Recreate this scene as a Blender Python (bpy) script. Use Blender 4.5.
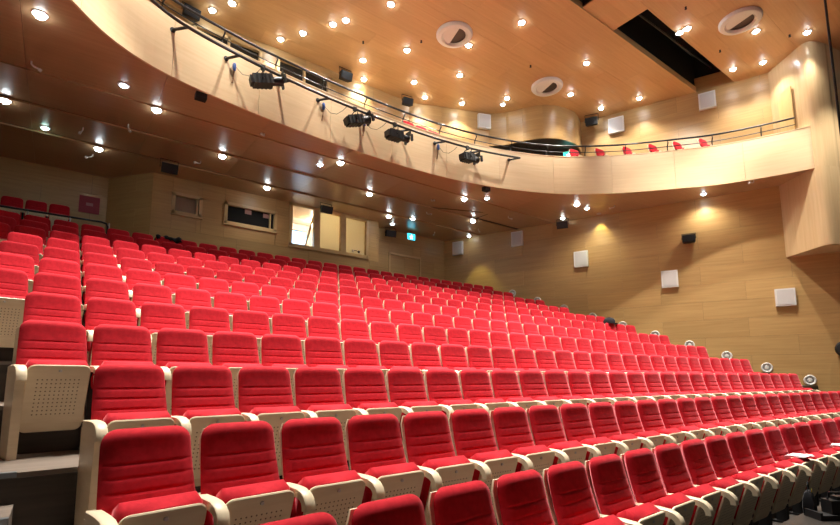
import bpy, math, random
from mathutils import Vector, Matrix
random.seed(7)
for o in list(bpy.data.objects): bpy.data.objects.remove(o)
scene = bpy.context.scene
COL = scene.collection
R = math.radians

# ------------------------------------------------------------------ camera
cam_d = bpy.data.cameras.new('camera'); cam = bpy.data.objects.new('camera', cam_d); COL.objects.link(cam)
F_PX, CX_OFF, CY_PX = 489.4, 0.0, 316.06
cam_d.sensor_fit = 'HORIZONTAL'; cam_d.sensor_width = 36.0
cam_d.lens = F_PX / 840 * 36
cam_d.shift_y = (CY_PX - 262.5) / 840
cam_d.clip_start = 0.05; cam_d.clip_end = 200
YAW, PITCH, ROLL = R(36.457), R(7.328), R(-0.105)
fw = Vector((math.sin(YAW)*math.cos(PITCH), math.cos(YAW)*math.cos(PITCH), math.sin(PITCH)))
rt = Vector((math.cos(YAW), -math.sin(YAW), 0)); up = rt.cross(fw)
rr = math.cos(ROLL)*rt + math.sin(ROLL)*up; uu = -math.sin(ROLL)*rt + math.cos(ROLL)*up
cam.matrix_world = Matrix(((rr.x, uu.x, -fw.x, -0.193), (rr.y, uu.y, -fw.y, -2.590), (rr.z, uu.z, -fw.z, 1.829), (0, 0, 0, 1)))
scene.camera = cam

# ------------------------------------------------------------------ world, exposure
w = bpy.data.worlds.new('world'); scene.world = w; w.use_nodes = True
w.node_tree.nodes['Background'].inputs[0].default_value = (1.0, 0.86, 0.72, 1)
w.node_tree.nodes['Background'].inputs[1].default_value = 0.02
vs = scene.view_settings
vs.view_transform = 'Standard'; vs.look = 'None'; vs.gamma = 1.0; vs.use_curve_mapping = False
vs.exposure = 0.62
P_HOUSE = 2100.0     # upper ceiling downlights over the seats
P_EDGE = 720.0       # upper ceiling downlights in front of the balcony
P_REAR = 190.0       # upper ceiling downlights over the balcony
P_SOFFIT = 30.0      # downlights under the balcony
P_SMALL = 3.0

# ------------------------------------------------------------------ mesh helpers
class B:
    def __init__(s): s.v = []; s.f = []
    def quad_strip(s, rings, closed=True, cap0=True, cap1=True):
        n = len(rings[0]); b = len(s.v)
        for r in rings: s.v += [tuple(p) for p in r]
        for i in range(len(rings)-1):
            for j in range(n if closed else n-1):
                k = (j+1) % n
                s.f.append((b+i*n+j, b+i*n+k, b+(i+1)*n+k, b+(i+1)*n+j))
        if cap0 and closed: s.f.append(tuple(b+j for j in reversed(range(n))))
        if cap1 and closed: s.f.append(tuple(b+(len(rings)-1)*n+j for j in range(n)))
        return s
    def box(s, x0, x1, y0, y1, z0, z1):
        r = lambda z: [(x0, y0, z), (x1, y0, z), (x1, y1, z), (x0, y1, z)]
        return s.quad_strip([r(z0), r(z1)])
    def hexa(s, bot, top): return s.quad_strip([bot, top])
    def tube(s, path, rad, n=8):
        rings = []; path = [Vector(p) for p in path]
        for i, p in enumerate(path):
            a = path[max(i-1, 0)]; c = path[min(i+1, len(path)-1)]
            t = (c-a).normalized()
            ref = Vector((0, 0, 1)) if abs(t.z) < 0.9 else Vector((1, 0, 0))
            u = t.cross(ref).normalized(); v = u.cross(t)
            rd = rad[i] if isinstance(rad, (list, tuple)) else rad
            rings.append([p + rd*(math.cos(2*math.pi*k/n)*u + math.sin(2*math.pi*k/n)*v) for k in range(n)])
        return s.quad_strip(rings)
    def lathe(s, prof, n=20, loc=(0, 0, 0), axis=(0, 0, 1), ring=False):
        if ring: prof = list(prof)+[prof[0]]
        ax = Vector(axis).normalized(); ref = Vector((0, 0, 1)) if abs(ax.z) < .9 else Vector((1, 0, 0))
        u = ax.cross(ref).normalized(); v = ax.cross(u); L = Vector(loc)
        rings = [[L + ax*h + r*(math.cos(2*math.pi*k/n)*u + math.sin(2*math.pi*k/n)*v) for k in range(n)] for r, h in prof]
        return s.quad_strip(rings, cap0=not ring, cap1=not ring)
    def prism(s, pts, axis, a0, a1):
        def m(p, a): return {'x': (a, p[0], p[1]), 'y': (p[0], a, p[1]), 'z': (p[0], p[1], a)}[axis]
        return s.quad_strip([[m(p, a0) for p in pts], [m(p, a1) for p in pts]])
    def xf(s, M):
        s.v = [tuple(M @ Vector(p)) for p in s.v]; return s
    def add(s, o, M=None):
        b = len(s.v); s.v += [tuple(M @ Vector(p)) if M else p for p in o.v]
        s.f += [tuple(i+b for i in f) for f in o.f]; return s
    def mesh(s, name, smooth=False):
        me = bpy.data.meshes.new(name); me.from_pydata(s.v, [], s.f); me.validate(); me.update()
        import bmesh
        bm = bmesh.new(); bm.from_mesh(me); bmesh.ops.recalc_face_normals(bm, faces=bm.faces); bm.to_mesh(me); bm.free()
        if smooth:
            me.polygons.foreach_set('use_smooth', [True]*len(me.polygons))
            me.set_sharp_from_angle(angle=R(smooth if smooth is not True else 50))
        return me

def obj(name, me, mat=None, parent=None, loc=(0, 0, 0), rot=(0, 0, 0), scale=None, smooth=False):
    if isinstance(me, B): me = me.mesh(name, smooth)
    o = bpy.data.objects.new(name, me); COL.objects.link(o)
    if mat is not None and not me.materials: me.materials.append(mat)
    o.parent = parent; o.location = loc; o.rotation_euler = rot
    if scale: o.scale = scale
    return o
def tag(o, label, cat, group=None):
    o['label'] = label; o['category'] = cat
    if group: o['group'] = group
    return o
def thing(name, label, cat, loc=(0, 0, 0), rot=(0, 0, 0), group=None):
    o = bpy.data.objects.new(name, None); COL.objects.link(o); o.empty_display_size = .1
    o.location = loc; o.rotation_euler = rot
    return tag(o, label, cat, group)
def struct(name, me, mat, label=None, **k):
    o = obj(name, me, mat, **k); o['kind'] = 'structure'
    if label: o['label'] = label
    return o
ORD = ['zeroth', 'first', 'second', 'third', 'fourth', 'fifth', 'sixth', 'seventh', 'eighth', 'ninth', 'tenth', 'eleventh', 'twelfth',
       'thirteenth', 'fourteenth', 'fifteenth', 'sixteenth', 'seventeenth', 'eighteenth', 'nineteenth', 'twentieth', 'twenty-first',
       'twenty-second', 'twenty-third', 'twenty-fourth', 'twenty-fifth', 'twenty-sixth', 'twenty-seventh', 'twenty-eighth',
       'twenty-ninth', 'thirtieth', 'thirty-first', 'thirty-second']

# ------------------------------------------------------------------ materials
def newmat(name):
    m = bpy.data.materials.new(name); m.use_nodes = True
    return m, m.node_tree.nodes, m.node_tree.links, m.node_tree.nodes['Principled BSDF']
def plain(name, col, rough=.5, metal=0.0, emit=None, es=0, noise=.06, scale=40):
    m, n, l, p = newmat(name)
    p.inputs['Roughness'].default_value = rough; p.inputs['Metallic'].default_value = metal
    t = n.new('ShaderNodeTexNoise'); t.inputs['Scale'].default_value = scale
    mp = n.new('ShaderNodeMapRange'); mp.inputs[3].default_value = 1-noise; mp.inputs[4].default_value = 1+noise
    l.new(t.outputs[0], mp.inputs[0])
    g = n.new('ShaderNodeNewGeometry'); l.new(g.outputs['Position'], t.inputs['Vector'])
    v = n.new('ShaderNodeMix'); v.data_type = 'RGBA'; v.blend_type = 'MULTIPLY'; v.inputs[0].default_value = 1
    v.inputs[6].default_value = (*col, 1); l.new(mp.outputs[0], v.inputs[7]); l.new(v.outputs[2], p.inputs['Base Color'])
    if emit:
        p.inputs['Emission Color'].default_value = (*emit, 1); p.inputs['Emission Strength'].default_value = es
    return m
def wood(name, c1, c2, grain, rough=.4, coat=0.0, tint=.10, spec=.5, local=False):
    m, n, l, p = newmat(name)
    g = n.new('ShaderNodeTexCoord') if local else n.new('ShaderNodeNewGeometry')
    src = g.outputs['Object'] if local else g.outputs['Position']
    oi = n.new('ShaderNodeObjectInfo')
    off = n.new('ShaderNodeVectorMath'); off.operation = 'ADD'
    sc = n.new('ShaderNodeVectorMath'); sc.operation = 'SCALE'; sc.inputs[0].default_value = (37, 19, 23)
    l.new(oi.outputs['Random'], sc.inputs['Scale'])
    mul = n.new('ShaderNodeVectorMath'); mul.operation = 'MULTIPLY'; mul.inputs[1].default_value = grain
    l.new(src, mul.inputs[0]); l.new(mul.outputs[0], off.inputs[0]); l.new(sc.outputs[0], off.inputs[1])
    t = n.new('ShaderNodeTexNoise'); t.inputs['Scale'].default_value = 1.0; t.inputs['Detail'].default_value = 5; t.inputs['Roughness'].default_value = .6
    l.new(off.outputs[0], t.inputs['Vector'])
    rp = n.new('ShaderNodeValToRGB'); rp.color_ramp.elements[0].position = .3; rp.color_ramp.elements[1].position = .72
    rp.color_ramp.elements[0].color = (*c1, 1); rp.color_ramp.elements[1].color = (*c2, 1)
    l.new(t.outputs[0], rp.inputs[0])
    mp = n.new('ShaderNodeMapRange'); mp.inputs[3].default_value = 1-tint; mp.inputs[4].default_value = 1+tint
    l.new(oi.outputs['Random'], mp.inputs[0])
    v = n.new('ShaderNodeMix'); v.data_type = 'RGBA'; v.blend_type = 'MULTIPLY'; v.inputs[0].default_value = 1
    l.new(rp.outputs[0], v.inputs[6]); l.new(mp.outputs[0], v.inputs[7]); l.new(v.outputs[2], p.inputs['Base Color'])
    p.inputs['Roughness'].default_value = rough; p.inputs['Coat Weight'].default_value = coat; p.inputs['Coat Roughness'].default_value = .12
    p.inputs['Specular IOR Level'].default_value = spec
    return m
M = {}
M['wall'] = wood('wall_veneer', (.47, .285, .11), (.57, .365, .15), (.7, .7, 16), .36, tint=.07)
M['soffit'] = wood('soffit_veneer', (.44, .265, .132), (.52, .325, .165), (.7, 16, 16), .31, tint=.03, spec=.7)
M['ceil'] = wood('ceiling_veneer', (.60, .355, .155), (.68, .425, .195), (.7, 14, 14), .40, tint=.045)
M['parapet'] = wood('parapet_veneer', (.68, .50, .29), (.76, .58, .36), (.8, .8, 16), .40, tint=.03)
M['pier'] = wood('pier_veneer', (.60, .42, .22), (.68, .50, .28), (14, 14, .6), .25, tint=.03)
M['door'] = wood('door_veneer', (.60, .43, .18), (.68, .5, .23), (14, 14, .6), .4, tint=.03)
M['frame'] = wood('frame_wood', (.62, .42, .19), (.70, .50, .24), (5, 5, 5), .4)
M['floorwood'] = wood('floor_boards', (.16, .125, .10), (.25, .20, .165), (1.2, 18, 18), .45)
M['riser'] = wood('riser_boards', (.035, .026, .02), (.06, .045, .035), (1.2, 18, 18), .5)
M['ply'] = wood('beech_plywood', (.74, .63, .44), (.82, .71, .52), (3, 3, 26), .38, tint=.04, local=True)
M['black'] = plain('black_metal', (.012, .012, .013), .42)
M['blackmatte'] = plain('black_void', (.004, .004, .004), .9)
M['white'] = plain('white_enamel', (.78, .77, .74), .45)
M['grille'] = plain('white_cloth_grille', (.66, .65, .63), .8)
M['steel'] = plain('brushed_steel', (.55, .56, .58), .35, .8)
M['nosing'] = plain('steel_nosing', (.45, .50, .55), .32, .9)
M['backing'] = plain('dark_joint_backing', (.16, .10, .05), .8)  # dark core colour that shows in the panel joints
M['glass'] = plain('dark_glass', (.02, .02, .018), .08)
M['blind'] = plain('cream_blind', (.72, .66, .50), .8)
_n = M['blind'].node_tree; _t = _n.nodes.new('ShaderNodeBsdfTranslucent'); _t.inputs[0].default_value = (.8, .72, .52, 1)
_m = _n.nodes.new('ShaderNodeMixShader'); _m.inputs[0].default_value = .55
_n.links.new(_n.nodes['Principled BSDF'].outputs[0], _m.inputs[1]); _n.links.new(_t.outputs[0], _m.inputs[2]); _n.links.new(_m.outputs[0], _n.nodes['Material Output'].inputs[0])
M['plastic'] = plain('dark_plastic', (.008, .008, .009), .55)
M['blue'] = plain('blue_plug', (.03, .09, .33), .45)
M['paper'] = plain('white_paper', (.82, .82, .84), .7)
M['cloth'] = plain('black_cloth', (.010, .010, .014), .95)
M['yellow'] = plain('yellow_tag', (.75, .62, .05), .6)
M['booth'] = plain('booth_wall', (.55, .50, .40), .8)
M['brown'] = plain('brown_strap', (.20, .10, .04), .7)
M['poster'] = plain('red_poster', (.42, .05, .07), .6)
M['lens'] = plain('lamp_lens', (.9, .9, .9), .3, emit=(.84, .94, 1.0), es=60)
M['lens_soffit'] = plain('lamp_lens_soffit', (.9, .9, .9), .3, emit=(.88, .96, 1.0), es=26)
M['lens_small'] = plain('lamp_lens_small', (.9, .9, .9), .3, emit=(.75, .9, 1.0), es=20)
M['lens_green'] = plain('lamp_lens_green', (.9, .9, .9), .3, emit=(.6, 1.0, .88), es=16)
M['exit'] = plain('exit_sign_face', (.02, .3, .4), .4, emit=(.03, .62, .85), es=2.2)
M['exit_green'] = plain('exit_sign_green', (.02, .4, .3), .4, emit=(.05, .8, .62), es=2.0)
M['exit_mark'] = plain('exit_sign_mark', (.8, .95, 1), .4, emit=(.75, .97, 1), es=3)
M['screen'] = plain('monitor_screen', (.1, .2, .3), .3, emit=(.45, .72, 1.0), es=2.6)
def velvet():
    m, n, l, p = newmat('red_velvet')
    tc = n.new('ShaderNodeTexCoord'); t = n.new('ShaderNodeTexNoise'); t.inputs['Scale'].default_value = 26; t.inputs['Detail'].default_value = 4
    l.new(tc.outputs['Object'], t.inputs['Vector'])
    oi = n.new('ShaderNodeObjectInfo')
    rp = n.new('ShaderNodeValToRGB'); rp.color_ramp.elements[0].position = .3; rp.color_ramp.elements[1].position = .7
    rp.color_ramp.elements[0].color = (.46, .009, .020, 1); rp.color_ramp.elements[1].color = (.57, .014, .029, 1)
    l.new(t.outputs[0], rp.inputs[0])
    mp = n.new('ShaderNodeMapRange'); mp.inputs[3].default_value = .93; mp.inputs[4].default_value = 1.07; l.new(oi.outputs['Random'], mp.inputs[0])
    v = n.new('ShaderNodeMix'); v.data_type = 'RGBA'; v.blend_type = 'MULTIPLY'; v.inputs[0].default_value = 1
    l.new(rp.outputs[0], v.inputs[6]); l.new(mp.outputs[0], v.inputs[7]); l.new(v.outputs[2], p.inputs['Base Color'])
    p.inputs['Roughness'].default_value = .85; p.inputs['Specular IOR Level'].default_value = .2
    p.inputs['Sheen Weight'].default_value = .55; p.inputs['Sheen Roughness'].default_value = .35; p.inputs['Sheen Tint'].default_value = (1, .30, .34, 1)
    b = n.new('ShaderNodeBump'); b.inputs['Strength'].default_value = .15; b.inputs['Distance'].default_value = .004
    t2 = n.new('ShaderNodeTexNoise'); t2.inputs['Scale'].default_value = 300; l.new(tc.outputs['Object'], t2.inputs['Vector'])
    l.new(t2.outputs[0], b.inputs['Height']); l.new(b.outputs[0], p.inputs['Normal'])
    return m
M['velvet'] = velvet()
def perforated():
    m = M['ply'].copy(); m.name = 'perforated_plywood'
    n, l = m.node_tree.nodes, m.node_tree.links; p = n['Principled BSDF']
    tc = n.new('ShaderNodeTexCoord'); sp = n.new('ShaderNodeSeparateXYZ'); l.new(tc.outputs['Object'], sp.inputs[0])
    def math_(op, a, b=None):
        k = n.new('ShaderNodeMath'); k.operation = op
        for i, q in enumerate((a, b)):
            if q is None: continue
            if isinstance(q, (int, float)): k.inputs[i].default_value = q
            else: l.new(q, k.inputs[i])
        return k.outputs[0]
    S = .0325
    fx = math_('SUBTRACT', math_('FRACT', math_('DIVIDE', math_('ADD', sp.outputs[0], 10*S), S)), .5)
    fz = math_('SUBTRACT', math_('FRACT', math_('DIVIDE', sp.outputs[2], S)), .5)
    d = math_('SQRT', math_('ADD', math_('MULTIPLY', fx, fx), math_('MULTIPLY', fz, fz)))
    hole = math_('LESS_THAN', d, .17)
    inx = math_('LESS_THAN', math_('ABSOLUTE', sp.outputs[0]), .1625)
    inz = math_('MULTIPLY', math_('GREATER_THAN', sp.outputs[2], .325), math_('LESS_THAN', sp.outputs[2], .65))
    mask = math_('MULTIPLY', hole, math_('MULTIPLY', inx, inz))
    src = p.inputs['Base Color'].links[0].from_socket
    mx = n.new('ShaderNodeMix'); mx.data_type = 'RGBA'; mx.inputs[7].default_value = (.16, .10, .05, 1)
    l.new(mask, mx.inputs[0]); l.new(src, mx.inputs[6]); l.new(mx.outputs[2], p.inputs['Base Color'])
    return m
M['perf'] = perforated()

# ------------------------------------------------------------------ plan
ROWD, RISE, KROW, XC, PITCHX = 1.096, .412, .003514, 7.7, .55
SOFF, PTOP, CEIL = 8.49, 9.91, 12.74
def wallx(y): return 20.9 - .41*y
def wally(x): return (20.9 - x)/.41
def row_floor(r): return 0.0 if r == 0 else .37 + RISE*(r-1)
def row_y(r, x):
    if r == 0:
        u = x + .115; return -.298 + .108*u - .007*u*u
    return ROWD*r - KROW*(x-XC)**2
def row_x(r, i): return -.115 + .58*(i-.5) if r == 0 else PITCHX*(i-.5) + {3: .025, 4: -.01}.get(r, 0)
def row_rot(r, x):
    e = .05; return math.atan2(row_y(r, x+e)-row_y(r, x-e), 2*e) + R(8)*max(0, 1-max(0, x+.3)/2.2)*(r > 0)

# unit panel (scaled per piece): lies in x-z, front at y = 0
UNIT = B().box(0, 1, 0, 1, 0, 1).mesh('panel')
def panel_wall(parent, origin, ang, L, z0, z1, mat, ch=.65, pl=2.6, openings=(), gap=.005, thick=.02, name='panel', stagger=True, zoff=0):
    """veneer panels as single pieces in running bond; u runs along the wall, front face towards local -y"""
    me = UNITS.setdefault(mat.name, None)
    if me is None:
        me = UNIT.copy(); me.name = 'panel'; me.materials.append(mat); UNITS[mat.name] = me
    rects = []
    nz = max(1, round((z1-z0)/ch)); h = (z1-z0)/nz
    for c in range(nz):
        a = z0 + c*h; off = (pl*.5 if c % 2 else 0) if stagger else 0
        u = -off
        while u < L - .02:
            u0, u1 = max(u, 0), min(u+pl, L); u += pl
            if u1-u0 < .04: continue
            rects.append((u0, u1, a, a+h))
    for (ou0, ou1, oz0, oz1) in openings:
        new = []
        for (a, b, c, d) in rects:
            if b <= ou0 or a >= ou1 or d <= oz0 or c >= oz1: new.append((a, b, c, d)); continue
            if a < ou0: new.append((a, ou0, c, d))
            if b > ou1: new.append((ou1, b, c, d))
            m0, m1 = max(a, ou0), min(b, ou1)
            if c < oz0: new.append((m0, m1, c, oz0))
            if d > oz1: new.append((m0, m1, oz1, d))
        rects = new
    ca, sa = math.cos(ang), math.sin(ang)
    for (a, b, c, d) in rects:
        w_, h_ = b-a-gap, d-c-gap
        if w_ < .02 or h_ < .02: continue
        u = a+gap/2
        dy = random.uniform(0, .003)
        obj(name, me, None, parent, (origin[0]+u*ca+dy*sa, origin[1]+u*sa-dy*ca, c+gap/2), (0, 0, ang), (w_, thick, h_))
UNITS = {}
def backing(name, origin, ang, L, z0, z1, thick=.1, openings=(), mat=None, label=None):
    """solid wall core behind the panels, cut round the openings"""
    b = B(); us = sorted({0, L, *[o[0] for o in openings], *[o[1] for o in openings]}); zs = sorted({z0, z1, *[o[2] for o in openings], *[o[3] for o in openings]})
    us = [u for u in us if 0 <= u <= L]; zs = [z for z in zs if z0 <= z <= z1]
    for i in range(len(us)-1):
        for j in range(len(zs)-1):
            um, zm = (us[i]+us[i+1])/2, (zs[j]+zs[j+1])/2
            if any(o[0] < um < o[1] and o[2] < zm < o[3] for o in openings): continue
            b.box(us[i], us[i+1], .012, .012+thick, zs[j], zs[j+1])
    b.xf(Matrix.Translation((origin[0], origin[1], 0)) @ Matrix.Rotation(ang, 4, 'Z'))
    return struct(name, b, mat or M['backing'], label)

# ------------------------------------------------------------------ balcony front curve
CP = [(-4.0, -1.0), (-3.75, 1.0), (-3.3, 2.6), (-2.6, 4.2), (-1.7, 5.75), (-.55, 7.25), (.25, 8.15), (1.3, 8.72), (3.0, 9.13), (4.6, 9.34), (6.2, 9.46), (7.9, 9.5), (9.5, 9.42),
      (11.07, 9.17), (12.59, 8.72), (14.1, 8.02), (15.64, 6.80), (16.95, 5.32), (17.8, 4.2), (18.46, 2.8), (18.85, 1.62)]
def catmull(P, n=14):
    out = []
    for i in range(len(P)-1):
        p0 = Vector(P[max(i-1, 0)]); p1 = Vector(P[i]); p2 = Vector(P[i+1]); p3 = Vector(P[min(i+2, len(P)-1)])
        for k in range(n):
            t = k/n
            out.append(.5*((2*p1)+(p2-p0)*t+(2*p0-5*p1+4*p2-p3)*t*t+(3*p1-p0-3*p2+p3)*t**3))
    out.append(Vector(P[-1])); return out
CURVE = catmull(CP)
ARC = [0]
for a, b in zip(CURVE, CURVE[1:]): ARC.append(ARC[-1]+(b-a).length)
def cpt(s, off=0.0):
    """point on the balcony front at arc length s; off > 0 goes inwards (away from the stage)"""
    s = max(0, min(s, ARC[-1]-1e-6))
    import bisect
    i = min(bisect.bisect_right(ARC, s)-1, len(CURVE)-2)
    t = (s-ARC[i])/(ARC[i+1]-ARC[i]); p = CURVE[i].lerp(CURVE[i+1], t)
    a = CURVE[max(i-1, 0)]; b = CURVE[min(i+2, len(CURVE)-1)]; d = (b-a).normalized()
    return Vector((p.x-d.y*off, p.y+d.x*off))
def s_at_x(x):
    for i in range(len(CURVE)-1):
        if CURVE[i].x <= x <= CURVE[i+1].x:
            return ARC[i]+(x-CURVE[i].x)/(CURVE[i+1].x-CURVE[i].x)*(ARC[i+1]-ARC[i])
    return ARC[-1]
def curve_y(x): return cpt(s_at_x(x)).y

# ------------------------------------------------------------------ structure: floors
XL, XR = -6.2, 20.9
def platform(r):
    xs = [XL + (XR-XL)*k/40 for k in range(41)]
    b = B(); zt = row_floor(r); zb = zt - RISE - .3 if r else -.2
    fy = (lambda x: row_y(r-1, x)-.10) if r > 1 else (lambda x: row_y(1, x)-1.0 if r == 1 else -1.2)
    by = lambda x: row_y(r, x) + .3
    top = B(); fr = [(x, fy(x), z) for x in xs for z in (0,)]
    rings = []
    for x in xs:
        f, k = fy(x), by(x)
        rings.append([(x, f, zb), (x, k, zb), (x, k, zt), (x, f, zt)])
    b.quad_strip(rings)
    return b, fy
M['floordark'] = wood('dark_floor_boards', (.016, .012, .009), (.03, .023, .018), (1.2, 18, 18), .45)
fl = struct('floor', B().box(XL-1, 22, -14, 1.2, -.25, 0), M['floordark'], 'dark wood floor in front of the first row')
for r in range(1, 12):
    b, fy = platform(r)
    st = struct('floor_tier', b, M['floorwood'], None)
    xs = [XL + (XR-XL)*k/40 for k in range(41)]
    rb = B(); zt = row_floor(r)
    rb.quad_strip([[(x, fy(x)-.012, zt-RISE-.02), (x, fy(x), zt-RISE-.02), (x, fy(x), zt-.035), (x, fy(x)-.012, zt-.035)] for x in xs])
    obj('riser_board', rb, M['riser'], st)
# rear cross aisle and the raised landing on the left
struct('floor_rear_aisle', B().box(XL, 17.5, row_y(11, XC)+.1, 16.6, 3.5, 4.9), M['floorwood'])
struct('floor_rear_landing', B().box(XL, .75, 14.3, 16.3, 4.6, 5.98), M['floorwood'])
struct('floor_apron', B().box(5.2, 22, -8, -.74, .0, .48), M['floordark'], 'raised dark wooden apron by the front row')
# aisle half steps on the left, with metal nosings
LEFTCOL = {0: 2, 1: 1, 2: 1, 3: 0, 4: 0, 5: -1, 6: -1, 7: -1, 8: -1, 9: -2, 10: -2, 11: -2}
for r in (2, 3, 4, 5, 6):
    xr = PITCHX*(LEFTCOL[r-1]-1)-.36
    zt = row_floor(r); fy = row_y(r-1, xr)-.10
    st = thing('aisle_step', 'wooden aisle half step with metal nosing before the %s row' % ORD[r+1], 'step', (xr, fy, zt-RISE/2), group='aisle steps on the left')
    obj('tread', B().box(-1.5, 0, -.46, -.015, -.21, 0), M['floorwood'], st)
    obj('nosing', B().box(-1.5, 0, -.475, -.43, -.03, .006), M['nosing'], st)
    obj('tier_nosing', B().box(-1.5, 0, -.02, .035, RISE/2-.03, RISE/2+.006), M['nosing'], st)

# ------------------------------------------------------------------ structure: lower walls
ANG_R = math.atan2(1, -.41)        # right wall seen from the front end to the back
LEN_R = 17.2*math.sqrt(1+.41*.41)
# right wall runs from the back corner towards the stage (front face towards the hall)
angR = math.atan2(-1, .41)
oR = (wallx(15.5), 15.5)
wr = backing('wall_right', oR, angR, 19.0, 0, SOFF+.1, label='long honey veneer wall beside the right end of the rows')
panel_wall(wr, oR, angR, 19.0, 0, SOFF+.04, M['wall'], ch=.66, pl=2.7)
# booth wall, door recess, left rear wall
BY = 14.7
WIN = [(2.46, 3.36, 7.25, 7.95), (4.12, 5.95, 7.22, 7.98), (6.48, 9.86, 6.82, 8.46)]
ops = [(a-1.87, b-1.87, c, d) for a, b, c, d in WIN]
wb = backing('wall_back', (1.87, BY), 0, 8.53, 4.5, SOFF+.06, .12, ops, label='veneered control booth wall with three windows')
panel_wall(wb, (1.87, BY), 0, 8.53, 4.9, SOFF+.04, M['wall'], ch=.6, pl=2.7, openings=ops)
wb2 = backing('wall_back_return', (10.4, BY), math.pi/2, .72, 4.5, SOFF+.06)
panel_wall(wb2, (10.4, BY), math.pi/2, .70, 4.9, SOFF+.04, M['wall'], ch=.6, pl=2.7)
dops = [(11.38-10.3, 13.12-10.3, 4.9, 7.43)]
wb3 = backing('wall_back_recess', (10.3, 15.4), 0, 4.7, 4.5, SOFF+.06, .12, dops)
panel_wall(wb3, (10.3, 15.4), 0, 4.7, 4.9, SOFF+.04, M['wall'], ch=.6, pl=2.4, openings=dops)
aL = math.atan2(14.7-16.2, 1.87-.75)
wl1 = backing('wall_booth_side', (.75, 16.2), aL, math.hypot(1.5, 1.12), 4.5, SOFF+.06)
panel_wall(wl1, (.75, 16.2), aL, math.hypot(1.5, 1.12), 4.9, SOFF+.04, M['wall'], ch=.6, pl=2.4)
wl2 = backing('wall_back_left', (XL, 16.2), 0, .75-XL, 4.5, SOFF+.06)
panel_wall(wl2, (XL, 16.2), 0, .75-XL, 5.9, SOFF+.04, M['wall'], ch=.6, pl=2.6)
wl3 = backing('wall_left', (XL, -3), math.pi/2, 19.2, 0, CEIL, label='plain veneer wall on the left of the hall')
panel_wall(wl3, (XL, -3), math.pi/2, 19.2, 4.4, SOFF, M['wall'], ch=.66, pl=2.7)
# door in the recess
dr = struct('door_1', B().box(11.42, 13.08, 15.46, 15.50, 4.9, 7.38), M['backing'], 'veneered double door in the recess beside the control booth')
for k, (a, b) in enumerate(((11.44, 12.245), (12.255, 13.06))):
    d = obj('leaf', B().box(a, b, 15.42, 15.46, 4.92, 7.37), M['wall'], dr)
    obj('handle', B().tube([(12.18+.14*k, 15.38, 5.8), (12.18+.14*k, 15.38, 6.2)], .015), M['steel'], d)
for a, b, c, d in ((11.36, 11.44, 4.9, 7.45), (13.06, 13.14, 4.9, 7.45), (11.36, 13.14, 7.37, 7.46)):
    obj('door_frame', B().box(a, b, 15.36, 15.46, c, d), M['frame'], dr)

# ------------------------------------------------------------------ booth windows
def win_frame(n, a, b, c, d, mull, label):
    root = struct('window_%d' % n, B().box(a, b, BY+.0, BY+.06, c, c+.05), M['frame'], label)
    fw_ = .085
    for (x0, x1, z0, z1) in ((a-.02, a+fw_, c, d), (b-fw_, b+.02, c, d), (a-.02, b+.02, d-fw_, d+.02), (a-.04, b+.04, c-.05, c+fw_)):
        obj('window_frame', B().box(x0, x1, BY-.06, BY+.1, z0, z1), M['frame'], root)
    for x, w_ in mull:
        obj('mullion', B().box(x-w_/2, x+w_/2, BY-.05, BY+.1, c+fw_, d-fw_), M['frame'], root)
    return root
M['clear'] = plain('clear_glass', (1, 1, 1), .02)
_p = M['clear'].node_tree.nodes['Principled BSDF']; _p.inputs['Transmission Weight'].default_value = 1; _p.inputs['IOR'].default_value = 1.02; _p.inputs['Alpha'].default_value = .25
w1 = win_frame(1, *WIN[0], [(3.22, .05)], 'small dark booth window nearest the left corner')
obj('pane', B().box(2.53, 3.29, BY+.03, BY+.04, 7.32, 7.88), M['clear'], w1)
obj('blind', B().box(2.55, 3.18, BY+.055, BY+.065, 7.34, 7.87), plain('dim_blind', (.33, .26, .18), .8), w1)
w2 = win_frame(2, *WIN[1], [(5.72, .04)], 'wide black booth window between the dark and the lit one')
obj('pane', B().box(4.2, 5.87, BY+.06, BY+.07, 7.29, 7.91), M['blackmatte'], w2)
obj('notice', B().box(4.82, 5.05, BY+.045, BY+.055, 7.72, 7.90), plain('pink_notice', (.45, .25, .22), .7), w2)
obj('notice', B().box(5.48, 5.7, BY+.045, BY+.055, 7.70, 7.86), bpy.data.materials['pink_notice'], w2)
w3 = win_frame(3, *WIN[2], [(7.57, .26), (8.72, .24)], 'large lit booth window of three panes')
for a, b in ((6.56, 7.44), (7.70, 8.60), (8.84, 9.78)):
    obj('pane', B().box(a, b, BY+.03, BY+.04, 6.9, 8.38), M['clear'], w3)
obj('blind', B().box(7.69, 8.61, BY+.09, BY+.1, 6.9, 8.38), M['blind'], w3)
obj('blind', B().box(8.83, 9.79, BY+.09, BY+.1, 6.9, 8.38), M['blind'], w3)
sash = B().box(-.03, .03, -.02, .02, 0, 1.3); sash.xf(Matrix.Translation((7.18, BY+.14, 6.93)) @ Matrix.Rotation(R(14), 4, 'Y'))
obj('open_sash', sash, M['frame'], w3)
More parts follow.
